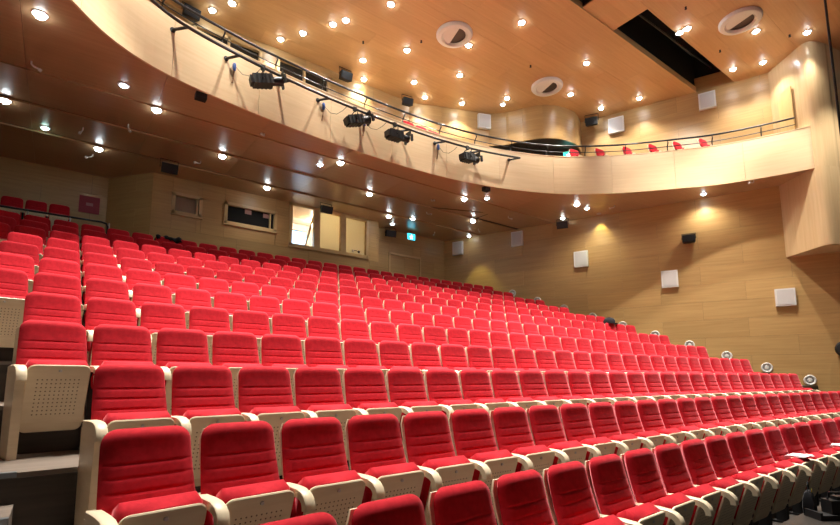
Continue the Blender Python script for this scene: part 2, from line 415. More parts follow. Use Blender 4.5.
# booth interior
br = struct('wall_booth_interior', B().box(6.2, 10.3, 17.4, 17.5, 5, 8.6), M['booth'])
struct('floor_booth', B().box(2, 10.3, 14.85, 17.4, 5.0, 5.1), M['floorwood'])
struct('wall_booth_partition', B().box(6.15, 6.22, 14.86, 17.4, 5.1, 8.6), M['booth'])
struct('wall_booth_end', B().box(10.25, 10.3, 14.86, 17.4, 5.1, 8.6), M['booth'])
struct('ceiling_booth', B().box(6.15, 10.3, 14.86, 17.5, 8.62, 8.7), M['booth'])
mon = thing('monitor', 'glowing blue monitor inside the left pane of the booth', 'monitor', (6.98, 15.3, 6.86))
obj('screen', B().box(-.42, .42, 0, .01, .05, .75), M['screen'], mon); obj('casing', B().box(-.45, .45, .012, .07, 0, .79), M['plastic'], mon)
obj('stand', B().box(-.06, .06, .03, .06, -1.76, .02), M['plastic'], mon)
bl = bpy.data.lights.new('booth_lamp', 'POINT'); bl.energy = 120; bl.color = (1, .9, .72); bl.shadow_soft_size = .15
blo = bpy.data.objects.new('booth_light', bl); COL.objects.link(blo); blo.location = (8.2, 16.2, 8.3)
hd = thing('headset', 'black headset lying on the sill of the lit booth window', 'headset', (9.28, BY-.03, 6.96))
obj('band', B().tube([(.0+.11*math.cos(a), -.02, .03+.05*math.sin(a)) for a in [k*math.pi/8 for k in range(9)]], .014, 6), M['black'], hd)
obj('ear_cup', B().lathe([(0, 0), (.05, .005), (.05, .05), (0, .055)], 12, (.11, -.04, .04), (1, 0, 0)), M['black'], hd)
obj('ear_cup', B().lathe([(0, 0), (.05, .005), (.05, .05), (0, .055)], 12, (-.16, -.04, .04), (1, 0, 0)), M['white'], hd)

# ------------------------------------------------------------------ soffit under the balcony (saw-tooth strips, single panels)
SY = [None, 10.32, 11.98, 13.58, 16.4]
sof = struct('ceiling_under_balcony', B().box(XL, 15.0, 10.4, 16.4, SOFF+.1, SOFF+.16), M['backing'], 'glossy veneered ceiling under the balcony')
SEG = 2.5
def soffit_z(strip, t): return SOFF-.03 + .055*t     # each strip climbs a little to the rear, then steps down
for st_ in range(4):
    x = XL
    k = 0
    while x < 20.4:
        x0, x1 = x, min(x+SEG, 20.4); x += SEG
        b = B(); n = 26; rings = []
        for j in range(n+1):
            xx = x0+.003 + (x1-x0-.006)*j/n
            if st_ == 0:
                if xx < -3.9: ya = -1.0
                elif xx < 18.84: ya = curve_y(xx)+.03
                else: ya = 2.1
            else: ya = SY[st_]+.004
            yb = min(SY[st_+1]-.004, wally(xx)+.02)
            if yb <= ya+.02: continue
            za = soffit_z(st_, 0 if st_ else 0); zb = soffit_z(st_, 1)
            if st_ == 0: za = zb = SOFF
            rings.append([(xx, ya, za), (xx, yb, zb), (xx, yb, zb+.05), (xx, ya, za+.05)])
        if len(rings) < 2: continue
        b.quad_strip(rings)
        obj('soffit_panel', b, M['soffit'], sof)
# balcony slab (blocks the house lights), following the front
slab = B(); rings = []
for j in range(201):
    xx = XL + (20.6-XL)*j/200
    ya = (-1.0 if xx < -3.6 else curve_y(xx)+.22 if xx < 18.7 else 2.2); yb = max(ya+.05, min(12.4, wally(xx)+.02))
    rings.append([(xx, ya, SOFF+.2), (xx, yb, SOFF+.2), (xx, yb, SOFF+.42), (xx, ya, SOFF+.42)])
slab.quad_strip(rings); struct('floor_balcony', slab, M['floorwood'])
struct('floor_balcony_tier', B().box(-1, 12.6, 10.0, 12.3, SOFF+.4, 9.47), M['floorwood'])

# parapet: curved panels with a cap
par = thing('balcony_parapet', 'pale curved wooden balcony front sweeping round the hall', 'balcony'); par['kind'] = 'structure'
S0, S1 = 1.0, ARC[-1]
npan = 15
for k in range(npan):
    a = S0+(S1-S0)*k/npan+.004; b_ = S0+(S1-S0)*(k+1)/npan-.004
    rings = []
    for j in range(11):
        s = a+(b_-a)*j/10; p = cpt(s); q = cpt(s, .05)
        rings.append([(p.x, p.y, SOFF-.015), (q.x, q.y, SOFF-.015), (q.x, q.y, PTOP-.03), (p.x, p.y, PTOP-.03)])
    obj('parapet_panel', B().quad_strip(rings), M['parapet'], par)
rings = []; rings2 = []
for j in range(161):
    s = S0+(S1-S0)*j/160; p = cpt(s, -.012); q = cpt(s, .22); c = cpt(s, .05); e = cpt(s, .18)
    rings.append([(p.x, p.y, PTOP-.03), (q.x, q.y, PTOP-.03), (q.x, q.y, PTOP), (p.x, p.y, PTOP)])
    rings2.append([(c.x, c.y, SOFF+.05), (e.x, e.y, SOFF+.05), (e.x, e.y, PTOP-.03), (c.x, c.y, PTOP-.03)])
obj('cap', B().quad_strip(rings), M['parapet'], par); obj('core', B().quad_strip(rings2), M['backing'], par)

# handrail
hr = thing('handrail', 'black metal handrail with thin lower bar on the balcony front', 'handrail')
SE = s_at_x(18.66)
obj('rail', B().tube([(*cpt(S0+(SE-S0)*j/150, .06), PTOP+.42) for j in range(151)], .032, 8), M['black'], hr, smooth=True)
obj('lower_bar', B().tube([(*cpt(S0+(SE-S0)*j/150, .10), PTOP+.20) for j in range(151)], .014, 6), M['black'], hr, smooth=True)
pm = None
s = S0+.4
while s < SE:
    a = cpt(s, .12); m1 = cpt(s, .10); t = cpt(s, .06); o_ = cpt(s, -.01)
    b = B().tube([(a.x, a.y, PTOP-.01), (a.x, a.y, PTOP+.12), (m1.x, m1.y, PTOP+.2), (o_.x, o_.y, PTOP+.30), (t.x, t.y, PTOP+.41)], .02, 6)
    obj('post', b, M['black'], hr); s += 1.42

# lighting bar in front of the parapet
BARZ = 9.52
bar = thing('lighting_bar', 'long black lighting bar bracketed to the balcony front', 'lighting bar')
BP = catmull([(.2, 7.45), (.85, 8.0), (1.58, 8.38), (2.78, 8.68), (4.0, 8.9), (5.32, 9.05), (6.69, 9.13), (8.1, 9.14), (9.48, 9.06), (10.9, 8.86), (12.35, 8.46)], 10)
obj('pipe', B().tube([(p.x, p.y, BARZ) for p in BP], .035, 8), M['black'], bar, smooth=True)
for (x, dx) in ((1.62, -.25), (2.82, -.22), (4.1, -.2), (5.35, -.2), (6.72, -.18), (8.1, -.2), (9.5, -.18), (10.93, -.18), (12.33, -.15)):
    p = min(BP, key=lambda q: abs(q.x-x)); e = cpt(s_at_x(p.x+dx), .0)
    br_ = obj('bracket', B().tube([(p.x, p.y, BARZ), (e.x, e.y-.02, BARZ+.03)], .032, 8), M['black'], bar)
    obj('wall_flange', B().lathe([(0, 0), (.06, 0), (.06, .03), (0, .03)], 10, (e.x, e.y, BARZ+.03), (0, -1, 0)), M['black'], br_)
# stage spotlights hanging from the bar
def spotlight(x, rz, tilt, label, sc=1.0):
    p = min(BP, key=lambda q: abs(q.x-x))
    t = thing('stage_spotlight', label, 'spotlight', (p.x, p.y, BARZ), (0, 0, R(rz)), 'stage spotlights on the balcony bar')
    obj('clamp', B().box(-.035, .035, -.05, .05, -.07, .05), M['black'], t)
    obj('yoke', B().tube([(-.17, 0, -.34), (-.17, 0, -.12), (-.12, 0, -.08), (.12, 0, -.08), (.17, 0, -.12), (.17, 0, -.34)], .014, 6), M['black'], t)
    Mx = Matrix.Translation((0, 0, -.36)) @ Matrix.Rotation(R(tilt), 4, 'X')
    body = B().box(-.15, .15, -.24, .24, -.12, .12); body.box(-.12, .12, .24, .30, -.09, .09)
    for k in range(4): body.box(-.16, .16, -.2+.1*k, -.17+.1*k, -.13, .13)
    body.xf(Mx); obj('housing', body, M['plastic'], t)
    tub = B().lathe([(.0, .24), (.11, .24), (.11, .46), (.12, .46), (.12, .50), (.095, .50), (.095, .47), (0, .47)], 16, (0, 0, 0), (0, -1, 0)); tub.xf(Mx)
    obj('lens_tube', tub, M['black'], t, smooth=True)
    ln = B().lathe([(0, .478), (.09, .478), (.0, .488)], 14, (0, 0, 0), (0, -1, 0)); ln.xf(Mx); obj('lens', ln, M['glass'], t)
    bd = B().box(-.13, .13, -.54, -.52, .09, .24); bd.box(-.2, -.13, -.56, -.5, -.1, .1); bd.box(.13, .2, -.56, -.5, -.1, .1); bd.xf(Mx); obj('barn_door', bd, M['black'], t)
    for sx in (-1, 1): obj('knob', B().lathe([(0, 0), (.03, 0), (.03, .03), (0, .03)], 8, (sx*.17, 0, -.36), (sx, 0, 0)), M['black'], t)
spotlight(3.42, 80, -14, 'black stage spotlight on the balcony bar nearest the upper windows')
spotlight(6.08, 88, -20, 'black stage spotlight second from left on the balcony bar')
spotlight(7.52, 92, -4, 'black stage spotlight third from left on the balcony bar')
spotlight(10.28, 96, -8, 'black stage spotlight nearest the right end of the balcony bar')
# plugs and cables hanging on the parapet
for k, (x, z) in enumerate(((2.75, 9.42), (5.28, 9.42), (6.65, 9.42), (9.42, 9.44))):
    p = cpt(s_at_x(x), -.05)
    t = thing('power_plug', 'blue power plug on the balcony front, %s from left' % ORD[k+1], 'plug', (p.x, p.y, z), group='blue plugs on the balcony front')
    obj('plug', B().lathe([(0, -.1), (.035, -.1), (.045, -.02), (.045, .05), (.03, .09), (0, .09)], 10), M['blue'], t)
    obj('strap', B().tube([(0, .02, -.1), (-.01, .02, -.25), (-.03, .03, -.42)], .018, 6), M['brown'], t)
    obj('cable', B().tube([(0, 0, .08), (.06, 0, -.02), (.2, -.02, -.14), (.36, -.1, -.16), (.5, -.2, -.05), (.58, -.28, .06)], .007, 5), M['black'], t)
for k, (x, y) in enumerate(((2.06, 9.06), (11.45, 9.2))):
    t = thing('edge_speaker', ['small black box under the balcony edge near the upper windows', 'small black box under the balcony edge below the last spotlight'][k], 'speaker', (x, y+.06, SOFF))
    obj('cabinet', B().box(-.12, .12, -.09, .09, -.14, 0), M['plastic'], t); obj('grille', B().box(-.1, .1, -.1, -.091, -.12, -.02), M['black'], t)

# ------------------------------------------------------------------ upper walls
UB = [(XL, 12.3), (10.3, 12.3), (12.15, 11.55), (13.45, 11.05)]
UW = [(2.35, 4.42, 10.6, 12.46), (4.92, 6.85, 10.6, 12.46)]
uops = [(a-XL, b-XL, c, d) for a, b, c, d in UW]
ub1 = backing('wall_upper_back', UB[0], 0, UB[1][0]-XL, SOFF, CEIL, .12, uops, label='veneered rear wall of the balcony with projection windows')
panel_wall(ub1, UB[0], 0, UB[1][0]-XL, SOFF+.4, CEIL, M['wall'], ch=.66, pl=2.7, openings=uops)
for i in (1, 2):
    a, b = UB[i], UB[i+1]; an = math.atan2(b[1]-a[1], b[0]-a[0]); L = math.hypot(b[0]-a[0], b[1]-a[1])
    q = backing('wall_upper_corner', a, an, L, SOFF, CEIL); panel_wall(q, a, an, L, SOFF+.4, CEIL, M['wall'], ch=.66, pl=2.7)
for n, (a, b, c, d) in enumerate(UW):
    root = struct('window_%d' % (4+n), B().box(a, b, 12.36, 12.38, c, d), M['glass'], ['left projection window of two dark panes above the balcony', 'right projection window of two dark panes above the balcony'][n])
    m_ = (a+b)/2
    for x0, x1, z0, z1 in ((a, a+.09, c, d), (b-.09, b, c, d), (a, b, d-.09, d), (m_-.03, m_+.03, c, d)):
        obj('window_frame', B().box(x0, x1, 12.24, 12.36, z0, z1), M['frame'], root)
oU = (wallx(9.6), 9.6)
LU = (9.6-2.9)/math.sin(-angR)
ur = backing('wall_upper_right', oU, angR, LU, SOFF, CEIL+.1, label='veneered side wall above the balcony on the right')
panel_wall(ur, oU, angR, LU, SOFF+.4, CEIL, M['wall'], ch=.66, pl=2.7)
# drum over the balcony exit: convex fascia, dark entrance below
DR = catmull([(13.45, 11.05), (13.95, 10.55), (14.25, 9.95), (14.72, 9.30), (15.45, 8.92), (16.3, 8.88), (17.2, 9.25)], 5)
drum = struct('wall_drum', B().box(14.2, 16.9, 11.2, 11.3, 9, 11.3), M['blackmatte'], 'convex veneered drum above the balcony exit')
for k in range(0, len(DR)-1, 5):
    seg = DR[k:k+6]
    obj('fascia_panel', B().quad_strip([[(p.x, p.y, 11.34), (p.x+.03, p.y+.06, 11.34), (p.x+.03, p.y+.06, CEIL), (p.x, p.y, CEIL)] for p in seg]), M['wall'], drum, smooth=60)
obj('drum_soffit', B().quad_strip([[(p.x+.02, p.y+.03, 11.345) for p in DR]+[(17.4, 12, 11.345), (13.6, 12, 11.345)], [(p.x+.02, p.y+.03, 11.38) for p in DR]+[(17.4, 12, 11.38), (13.6, 12, 11.38)]]), M['riser'], drum)  # dark colour stands for the shade on the underside of the drum
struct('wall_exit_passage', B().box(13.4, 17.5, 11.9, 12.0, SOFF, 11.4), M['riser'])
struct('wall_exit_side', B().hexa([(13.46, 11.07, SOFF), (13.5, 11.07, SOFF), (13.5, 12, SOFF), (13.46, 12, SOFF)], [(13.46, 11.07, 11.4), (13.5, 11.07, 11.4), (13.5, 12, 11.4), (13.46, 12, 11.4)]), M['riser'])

# pier with rounded nose at the end of the balcony, hanging down past it
PR = catmull([(19.62, 3.12), (19.30, 2.68), (18.98, 2.22), (18.78, 1.92), (18.76, 1.72), (18.95, 1.56), (19.4, 1.40), (20.4, 1.18), (22.0, .8)], 6)
pier = struct('wall_pier', B().prism([(p.x+.04, p.y+.03) for p in PR[4:]]+[(22, 3.2), (19.7, 3.2)], 'z', 5.99, CEIL), M['backing'], 'pale rounded pier where the balcony ends by the stage')
for k in range(0, len(PR)-1, 6):
    seg = PR[k:k+7]
    for z0, z1 in ((5.95, SOFF), (SOFF, CEIL+.02)):
        obj('pier_panel', B().quad_strip([[(p.x, p.y, z0), (p.x+.06, p.y+.05, z0), (p.x+.06, p.y+.05, z1), (p.x, p.y, z1)] for p in seg]), M['pier'], pier, smooth=60)
obj('pier_base', B().prism([(p.x+.005, p.y+.005) for p in PR]+[(22, 3.3), (19.7, 3.3)], 'z', 5.93, 5.955), M['pier'], pier)
# narrow door on the pier face
d0, d1 = Vector((19.36, 2.80)), Vector((19.02, 2.33)); an = math.atan2(d1.y-d0.y, d1.x-d0.x)
dd = struct('door_2', B().box(0, (d1-d0).length, -.05, -.02, 8.9, 11.6).xf(Matrix.Translation((d0.x, d0.y, 0)) @ Matrix.Rotation(an, 4, 'Z')), M['door'], 'narrow pale yellow door at the end of the balcony')
obj('handle', B().lathe([(0, 0), (.03, 0), (.03, .05), (0, .05)], 8, (19.07, 2.36, 10.02), (-.8, -.55, 0)), M['steel'], dd)
rod = tag(obj('hanging_cable', B().tube([(10.64, -.44, CEIL), (10.66, -.44, 8.0), (10.68, -.44, 3.0)], .02, 6), M['black']), 'thin dark cable hanging in front of the pale pier', 'cable')

# ------------------------------------------------------------------ upper ceiling: single boards
cl = struct('ceiling', B().box(XL, 21, -3.0, 4.03, CEIL+.06, CEIL+.12).box(XL, 21, 5.24, 12.5, CEIL+.06, CEIL+.12).box(11.6, 13.2, 4.03, 5.24, CEIL+.06, CEIL+.12).box(XL, 9.4, 4.03, 5.24, CEIL+.06, CEIL+.12), M['backing'], 'honey veneered ceiling with downlights')
cme = UNIT.copy(); cme.materials.append(M['ceil'])
def ceil_boards(y0, y1, n, xa, xb, zz, L=2.9):
    h = (y1-y0)/n
    for j in range(n):
        ya = y0+j*h; x = xa-(L*.37*(j % 3) if xb-xa > L else 0)
        while x < xb-.02:
            a, b = max(x, xa), min(x+L, xb); x += L
            if a > wallx(ya)+.1 or b-a < .05: continue
            obj('ceiling_board', cme, None, cl, (a+.0015, ya+.0015, zz+random.uniform(0, .002)), (0, 0, 0), (b-a-.003, h-.003, .04))
cl.data.materials[0] = plain('ceiling_joint_backing', (.38, .22, .09), .8)
ceil_boards(5.24, 12.32, 11, XL, 19.4, CEIL)
ceil_boards(-2.6, 4.03, 10, XL, 20.9, CEIL)
ceil_boards(4.05, 5.20, 2, 11.6, 13.2, CEIL+.03)
ceil_boards(4.05, 5.20, 2, XL, 9.4, CEIL+.03)
lip = obj('slot_edge', B().box(XL, 19.1, 5.20, 5.235, CEIL-.02, CEIL+.2), M['ceil'], cl)
obj('slot_edge', B().box(XL, 19.5, 4.03, 4.06, CEIL-.01, CEIL+.2), M['ceil'], cl)
for a, b in ((9.4, 11.6), (13.2, 19.6)):
    v = B().box(a, b, 4.05, 5.22, 14.2, 14.25).box(a, b, 3.99, 4.03, CEIL+.2, 14.2).box(a, b, 5.24, 5.28, CEIL+.2, 14.2).box(a-.05, a, 4.05, 5.22, CEIL+.08, 14.2)
    if b < 15: v.box(b, b+.05, 4.05, 5.22, CEIL+.08, 14.2)
    obj('slot_lining', v, M['blackmatte'], cl)
ue = Vector((wallx(5.3), 5.3)); 
obj('slot_end_wall', B().box(0, 1.5, 0, .05, CEIL, CEIL+.55).xf(Matrix.Translation((ue.x, ue.y, 0)) @ Matrix.Rotation(angR, 4, 'Z')), M['wall'], cl)
obj('slot_end_lining', B().box(0, 1.5, .06, .1, CEIL+.5, 14.3).xf(Matrix.Translation((ue.x, ue.y, 0)) @ Matrix.Rotation(angR, 4, 'Z')), M['blackmatte'], cl)
rigg = tag(obj('rigging_pipe', B().tube([(13.4, 4.7, 13.3), (18.6, 4.55, 13.3)], .03, 6), M['black']), 'dark rigging pipe inside the black ceiling slot', 'pipe')

# ------------------------------------------------------------------ lamps
ring_me = B().lathe([(.075, 0), (.125, 0), (.125, -.015), (.085, -.022), (.075, -.012)], 18, ring=True).mesh('trim_ring', 40); ring_me.materials.append(M['white'])
def dome(r, d, mat):
    me = B().lathe([(r*1.0, .0), (r*.95, -d*.35), (r*.75, -d*.7), (r*.4, -d*.94), (.001, -d)], 14).mesh('lens', True); me.materials.append(mat); return me
LENS = {'house': dome(.085, .06, M['lens']), 'wide': dome(.085, .06, M['lens']), 'edge': dome(.085, .06, M['lens']), 'rear': dome(.085, .06, M['lens']), 'soffit': dome(.10, .085, M['lens_soffit']), 'dim': dome(.10, .085, M['lens_soffit']), 'side': dome(.075, .06, M['lens_small']), 'small': dome(.075, .06, M['lens_small']), 'green': dome(.08, .065, M['lens_green'])}
def spot_data(name, e, ang, blend, col, size=.08):
    d = bpy.data.lights.new(name, 'SPOT'); d.energy = e; d.spot_size = R(ang); d.spot_blend = blend; d.color = col; d.shadow_soft_size = size; return d
LD = {'house': spot_data('house_beam', P_HOUSE, 56, .5, (1.0, .94, .84)), 'wide': spot_data('wide_beam', P_HOUSE*.6, 86, .6, (1.0, .94, .84)), 'edge': spot_data('edge_beam', P_EDGE, 80, .8, (1.0, .94, .84)), 'rear': spot_data('rear_beam', P_REAR, 110, .8, (1.0, .93, .82)), 'soffit': spot_data('soffit_beam', P_SOFFIT, 140, .8, (1.0, .93, .80)),
      'dim': spot_data('dim_beam', P_SOFFIT*.08, 140, .8, (1.0, .93, .80)),
      'side': spot_data('side_beam', 95, 150, .8, (1.0, .93, .78)), 'small': spot_data('small_beam', P_SMALL, 130, .8, (.85, .93, 1.0)), 'green': spot_data('green_beam', P_SMALL, 130, .8, (.7, 1.0, .85))}
def downlight(x, y, z, kind, label, group, aim=None):
    t = thing('downlight', label, 'downlight', (x, y, z), group=group)
    obj('trim_ring', ring_me, None, t); obj('lens', LENS[kind], None, t, (0, 0, -.008))
    lo = bpy.data.objects.new('lamp_beam', LD[kind]); COL.objects.link(lo); lo.parent = t; lo.location = (0, 0, -.14)
    if aim: lo.rotation_euler = (Vector(aim)-Vector((x, y, z-.14))).to_track_quat('-Z', 'Y').to_euler()
HOUSE = [[(13.0, 2.75, 'wide'), (10.3, 2.75, 'house'), (7.0, 2.75, 'house'), (3.7, 2.75, 'house'), (.4, 2.75, 'house')],  # unseen row, added to light the seat fronts behind it
         [(14.95, 3.75, 'wide'), (18.36, 3.77, 'rear'), (11.5, 3.75, 'house'), (8.1, 3.75, 'house'), (4.7, 3.75, 'house'), (1.3, 3.75, 'house'), (14.94, 3.98, 'edge')],
         [(16.83, 2.52, 'wide'), (18.77, 2.99, 'rear'), (18.19, 1.57, 'rear'), (18.7, -.3, 'wide')],  # last lamp is unseen, added towards the stage to brighten the pier
         [(10.56, 6.65, 'house'), (13.86, 6.65, 'edge'), (17.39, 6.73, 'rear'), (7.2, 6.65, 'house'), (3.9, 6.65, 'house'), (.9, 6.5, 'house')],
         [(6.9, 8.42, 'edge'), (9.94, 8.4, 'edge'), (15.0, 8.14, 'rear'), (16.82, 8.03, 'rear'), (3.9, 8.2, 'edge'), (1.7, 7.4, 'edge'), (-.3, 5.6, 'edge')],
         [(6.14, 9.78, 'rear'), (8.44, 9.8, 'rear'), (10.76, 9.78, 'rear'), (13.21, 9.79, 'rear'), (5.9, 10.17, 'rear')],
         [(5.31, 11.09, 'rear'), (7.51, 11.12, 'rear'), (9.67, 11.1, 'rear'), (12.02, 11.1, 'rear'), (3.14, 11.14, 'rear')],
         [(4.84, 11.78, 'rear'), (2.74, 11.77, 'rear'), (8.08, 12.04, 'rear'), (10.58, 11.64, 'rear')]]
RN = ['added out of view above the front rows', 'beside the dark slot', 'in the group nearest the pale pier, one added', 'just behind the dark slot', 'in the row past the round diffuser', 'in the row over the balcony front', 'in the row over the balcony seats', 'in the rearmost row by the windows']
for rw, nm in zip(HOUSE, RN):
    for k, (x, y, kd) in enumerate(sorted(rw)):
        aim = None
        if kd == 'edge':      # gimbal lamps turned towards the balcony front
            q = min(CURVE, key=lambda c: (c-Vector((x, y))).length); aim = (q.x+(q.x-x)*.25, q.y+(q.y-y)*.25, 9.1)
            if x == 13.86: aim = (13.0, 8.8, 9.2)
        downlight(x, y, CEIL, kd, 'bright ceiling downlight %s, %s from left' % (nm, ORD[k+1]), 'downlights in the upper ceiling', aim)
downlight(13.40, 10.2, CEIL, 'small', 'small bluish ceiling downlight beside the white wall loudspeaker', 'downlights in the upper ceiling')
def sz(y):
    if y < SY[1]: return SOFF
    for k in (1, 2, 3):
        if y < SY[k+1]: return soffit_z(k, (y-SY[k])/(SY[k+1]-SY[k]))
    return SOFF
SOFL = [[(-.92, 8.15)], [(1.32, 10.42), (6.38, 10.42), (11.5, 10.46)], [(-1.66, 12.1), (3.32, 12.1), (8.42, 12.12), (13.5, 12.16)], [(.31, 13.72), (5.24, 13.72), (10.29, 13.74)]]
SN = ['nearest the balcony edge at top left', 'in the front row', 'in the middle row', 'in the rear row']
for rw, nm in zip(SOFL, SN):
    for k, (x, y) in enumerate(rw):
        downlight(x, y, sz(y), 'soffit' if x > 2 else 'dim', 'glaring downlight under the balcony %s, %s from left' % (nm, ORD[k+1]), 'downlights under the balcony')
downlight(15.43, 8.39, SOFF, 'soffit', 'glaring downlight under the balcony near the yellow wall glow', 'downlights under the balcony')
for k, (x, y, lb) in enumerate(((.56, 9.78, 'leftmost by the balcony edge'), (5.95, 10.96, 'left of centre'), (12.19, 9.97, 'right of centre'), (11.37, 13.55, 'near the teal exit sign'), (14.85, 13.9, 'in the far corner'), (16.13, 8.43, 'beside a glaring one by the wall'), (16.35, 9.75, 'above the soffit speaker by the wall'), (18.25, 5.02, 'in the group nearest the pale pier, one added'), (11.0, 14.55, 'above the recess door'))):
    downlight(x, y, sz(y), 'side' if x > 16 else 'small', 'small downlight under the balcony, %s' % lb, 'small downlights under the balcony')
downlight(-.92, 13.25, sz(13.25), 'green', 'small greenish downlight under the balcony at far left', 'small downlights under the balcony')
# wall washer that leaves the yellow scallops on the right wall
for k, (y, lb) in enumerate(((8.55, 'nearer the stage'), (13.35, 'in the far corner'))):
    x = wallx(y)-(.30, .85)[k]
    t = thing('wall_washer', 'small recessed wall washer beside the right wall, %s' % lb, 'downlight', (x, y, sz(y)), group='wall washers by the right wall')
    obj('trim_ring', ring_me, None, t, scale=(.7, .7, 1))
    d = spot_data('washer_beam', (50, 90)[k], 62, .35, (1.0, .95, .30), .03); lo = bpy.data.objects.new('lamp_beam', d); COL.objects.link(lo); lo.parent = t; lo.location = (0, 0, -.05)
    lo.rotation_euler = (0, R((-12, 0)[k]), math.atan2(.41, 1))
# round ceiling diffusers
for k, (x, y, lb) in enumerate(((9.22, 8.28, 'nearest the lighting bar'), (13.84, 8.35, 'nearest the drum over the exit'), (15.9, 2.62, 'in the group nearest the pale pier, one added'))):
    t = thing('ceiling_diffuser', 'large round white air diffuser in the ceiling, %s' % lb, 'air diffuser', (x, y, CEIL), (0, 0, R(255)), group='round air diffusers')
    obj('ring', B().lathe([(.40, 0), (.58, 0), (.58, -.05), (.54, -.10), (.42, -.12), (.36, -.06)], 36, ring=True), M['white'], t, smooth=40)
    obj('throat', B().lathe([(.001, .0), (.40, .0), (.40, -.02), (.001, -.02)], 30), plain('diffuser_throat%d' % k, (.09, .07, .055), .7), t)
    obj('baffle', B().prism([(.385*math.cos(a), .385*math.sin(a)) for a in [math.pi+math.pi*j/16 for j in range(17)]], 'z', -.075, -.05), M['white'], t)
# small sprinklers in the ceiling
for k, (x, y, lb) in enumerate(((8.55, 9.15, 'left of the round diffuser'), (12.4, 7.9, 'between two round diffusers'), (14.0, 3.35, 'beside the dark slot'), (7.05, 10.3, 'between four bright downlights'), (16.9, 3.6, 'near the pier end of the slot'), (17.9, 1.95, 'near the pale pier'))):
    t = thing('sprinkler', 'tiny dark sprinkler in the ceiling, %s' % lb, 'sprinkler', (x, y, CEIL), group='sprinklers in the ceiling')
    obj('stem', B().lathe([(.0, 0), (.03, 0), (.02, -.05), (.035, -.055), (.035, -.07), (0, -.07)], 8), M['black'], t)
# small pale hooks on the soffit
for k, (x, y, lb) in enumerate(((-1.1, 9.95, 'at the top left'), (.85, 11.75, 'left of a glaring downlight'), (-.1, 12.6, 'in the dark left part'), (.2, 14.3, 'above the back-left seats'), (2.9, 12.95, 'beside the left soffit speaker'), (3.9, 10.1, 'below the first spotlight'), (10.6, 11.3, 'in front of the teal exit sign'), (11.3, 12.5, 'behind another hook'), (14.3, 10.9, 'above the seat rows at right'), (14.5, 12.9, 'near the wall loudspeakers'), (13.2, 14.4, 'in the far corner'), (16.7, 7.6, 'near the yellow wall glow'), (18.35, 3.45, 'beside the hanging pier'))):
    t = thing('ceiling_hook', 'small pale hooked bracket under the balcony, %s' % lb, 'bracket', (x, y, sz(y)), (0, 0, R(30+40*k)), group='hooked brackets under the balcony')
    obj('arm', B().tube([(.0, 0, .0), (0, 0, -.06), (.05, 0, -.09), (.16, 0, -.09)], .018, 6), M['white'], t)
    obj('tip', B().lathe([(0, 0), (.035, 0), (.035, .05), (0, .05)], 8, (.15, 0, -.09), (1, 0, -.4)), M['white'], t)

# ------------------------------------------------------------------ loudspeakers and wall fittings
def wall_box(u_y, z0, z1, wd, label, off=.0):
    c = Vector((wallx(u_y), u_y))
    t = thing('wall_loudspeaker', label, 'loudspeaker', (c.x, c.y, z0), (0, 0, angR), 'white square loudspeakers on the right wall')
    h = z1-z0
    obj('box', B().box(-wd/2, wd/2, -.13, 0, 0, h), M['white'], t)
    obj('grille', B().box(-wd/2+.05, wd/2-.05, -.142, -.13, .05, h-.05), M['grille'], t)
wall_box(3.25, 4.26, 4.85, .56, 'white square loudspeaker on the wall below the hanging pier')
wall_box(6.44, 5.24, 5.88, .56, 'white square loudspeaker on the wall below the black one')
wall_box(9.42, 6.42, 7.08, .56, 'white square loudspeaker on the wall beside the yellow glow')
wall_box(11.95, 7.70, 8.36, .52, 'white square loudspeaker high on the wall by the soffit')
wall_box(14.69, 7.70, 8.34, .52, 'white square loudspeaker on the wall in the far corner')
wall_box(7.90, 11.85, 12.50, .60, 'white square loudspeaker on the upper wall beside the drum')
wall_box(4.90, 11.92, 12.56, .56, 'white square loudspeaker on the upper wall below the dark slot')
c = Vector((13.0, 11.23)); an = math.atan2(UB[3][1]-UB[2][1], UB[3][0]-UB[2][0])
t = thing('wall_loudspeaker', 'white square loudspeaker on the balcony corner wall', 'loudspeaker', (13.22, 11.13, 12.02), (0, 0, an), 'white square loudspeakers on the right wall')
obj('box', B().box(-.27, .27, -.14, 0, 0, .6), M['white'], t); obj('grille', B().box(-.22, .22, -.152, -.14, .05, .55), M['grille'], t)
def speaker(x, y, z, rz, label, sc=1.0, tilt=18):
    hb = (CEIL-z if z > 10 else .2 if z < 8 else sz(y)-z)/sc
    t = thing('black_loudspeaker', label, 'loudspeaker', (x, y, z), (0, 0, R(rz)), 'black loudspeakers')
    Mx = Matrix.Scale(sc, 4) @ Matrix.Rotation(R(tilt), 4, 'X')
    cab = B().prism([(-.27, -.16), (.27, -.16), (.22, .16), (-.22, .16)], 'z', -.17, .17); cab.xf(Mx); obj('cabinet', cab, M['plastic'], t)
    g = B().box(-.25, .25, -.175, -.16, -.15, .15); g.xf(Mx); obj('grille', g, M['black'], t)
    obj('bracket', B().tube([(-.29*sc, 0, 0), (-.29*sc, .02, hb*sc), (.29*sc, .02, hb*sc), (.29*sc, 0, 0)], .015, 6), M['black'], t)
speaker(2.12, 13.45, 8.23, 0, 'black loudspeaker hung under the balcony at the left end of the booth', .85)
speaker(7.6, 13.95, 8.22, 0, 'black loudspeaker hung above the lit booth window', .8)
speaker(11.25, 15.1, 8.22, -10, 'black loudspeaker hung in the recess left of the exit sign', .85)
speaker(16.45, 9.85, 8.23, -60, 'black loudspeaker hung under the balcony near the yellow glow', .85)
speaker(18.38, 5.70, 6.98, -66, 'black loudspeaker fixed to the right wall', .8, 0)
speaker(2.2, 11.95, 12.5, 10, 'black loudspeaker above the left projection window', .85)
speaker(7.25, 11.9, 12.45, 0, 'black loudspeaker right of the projection windows', .8)
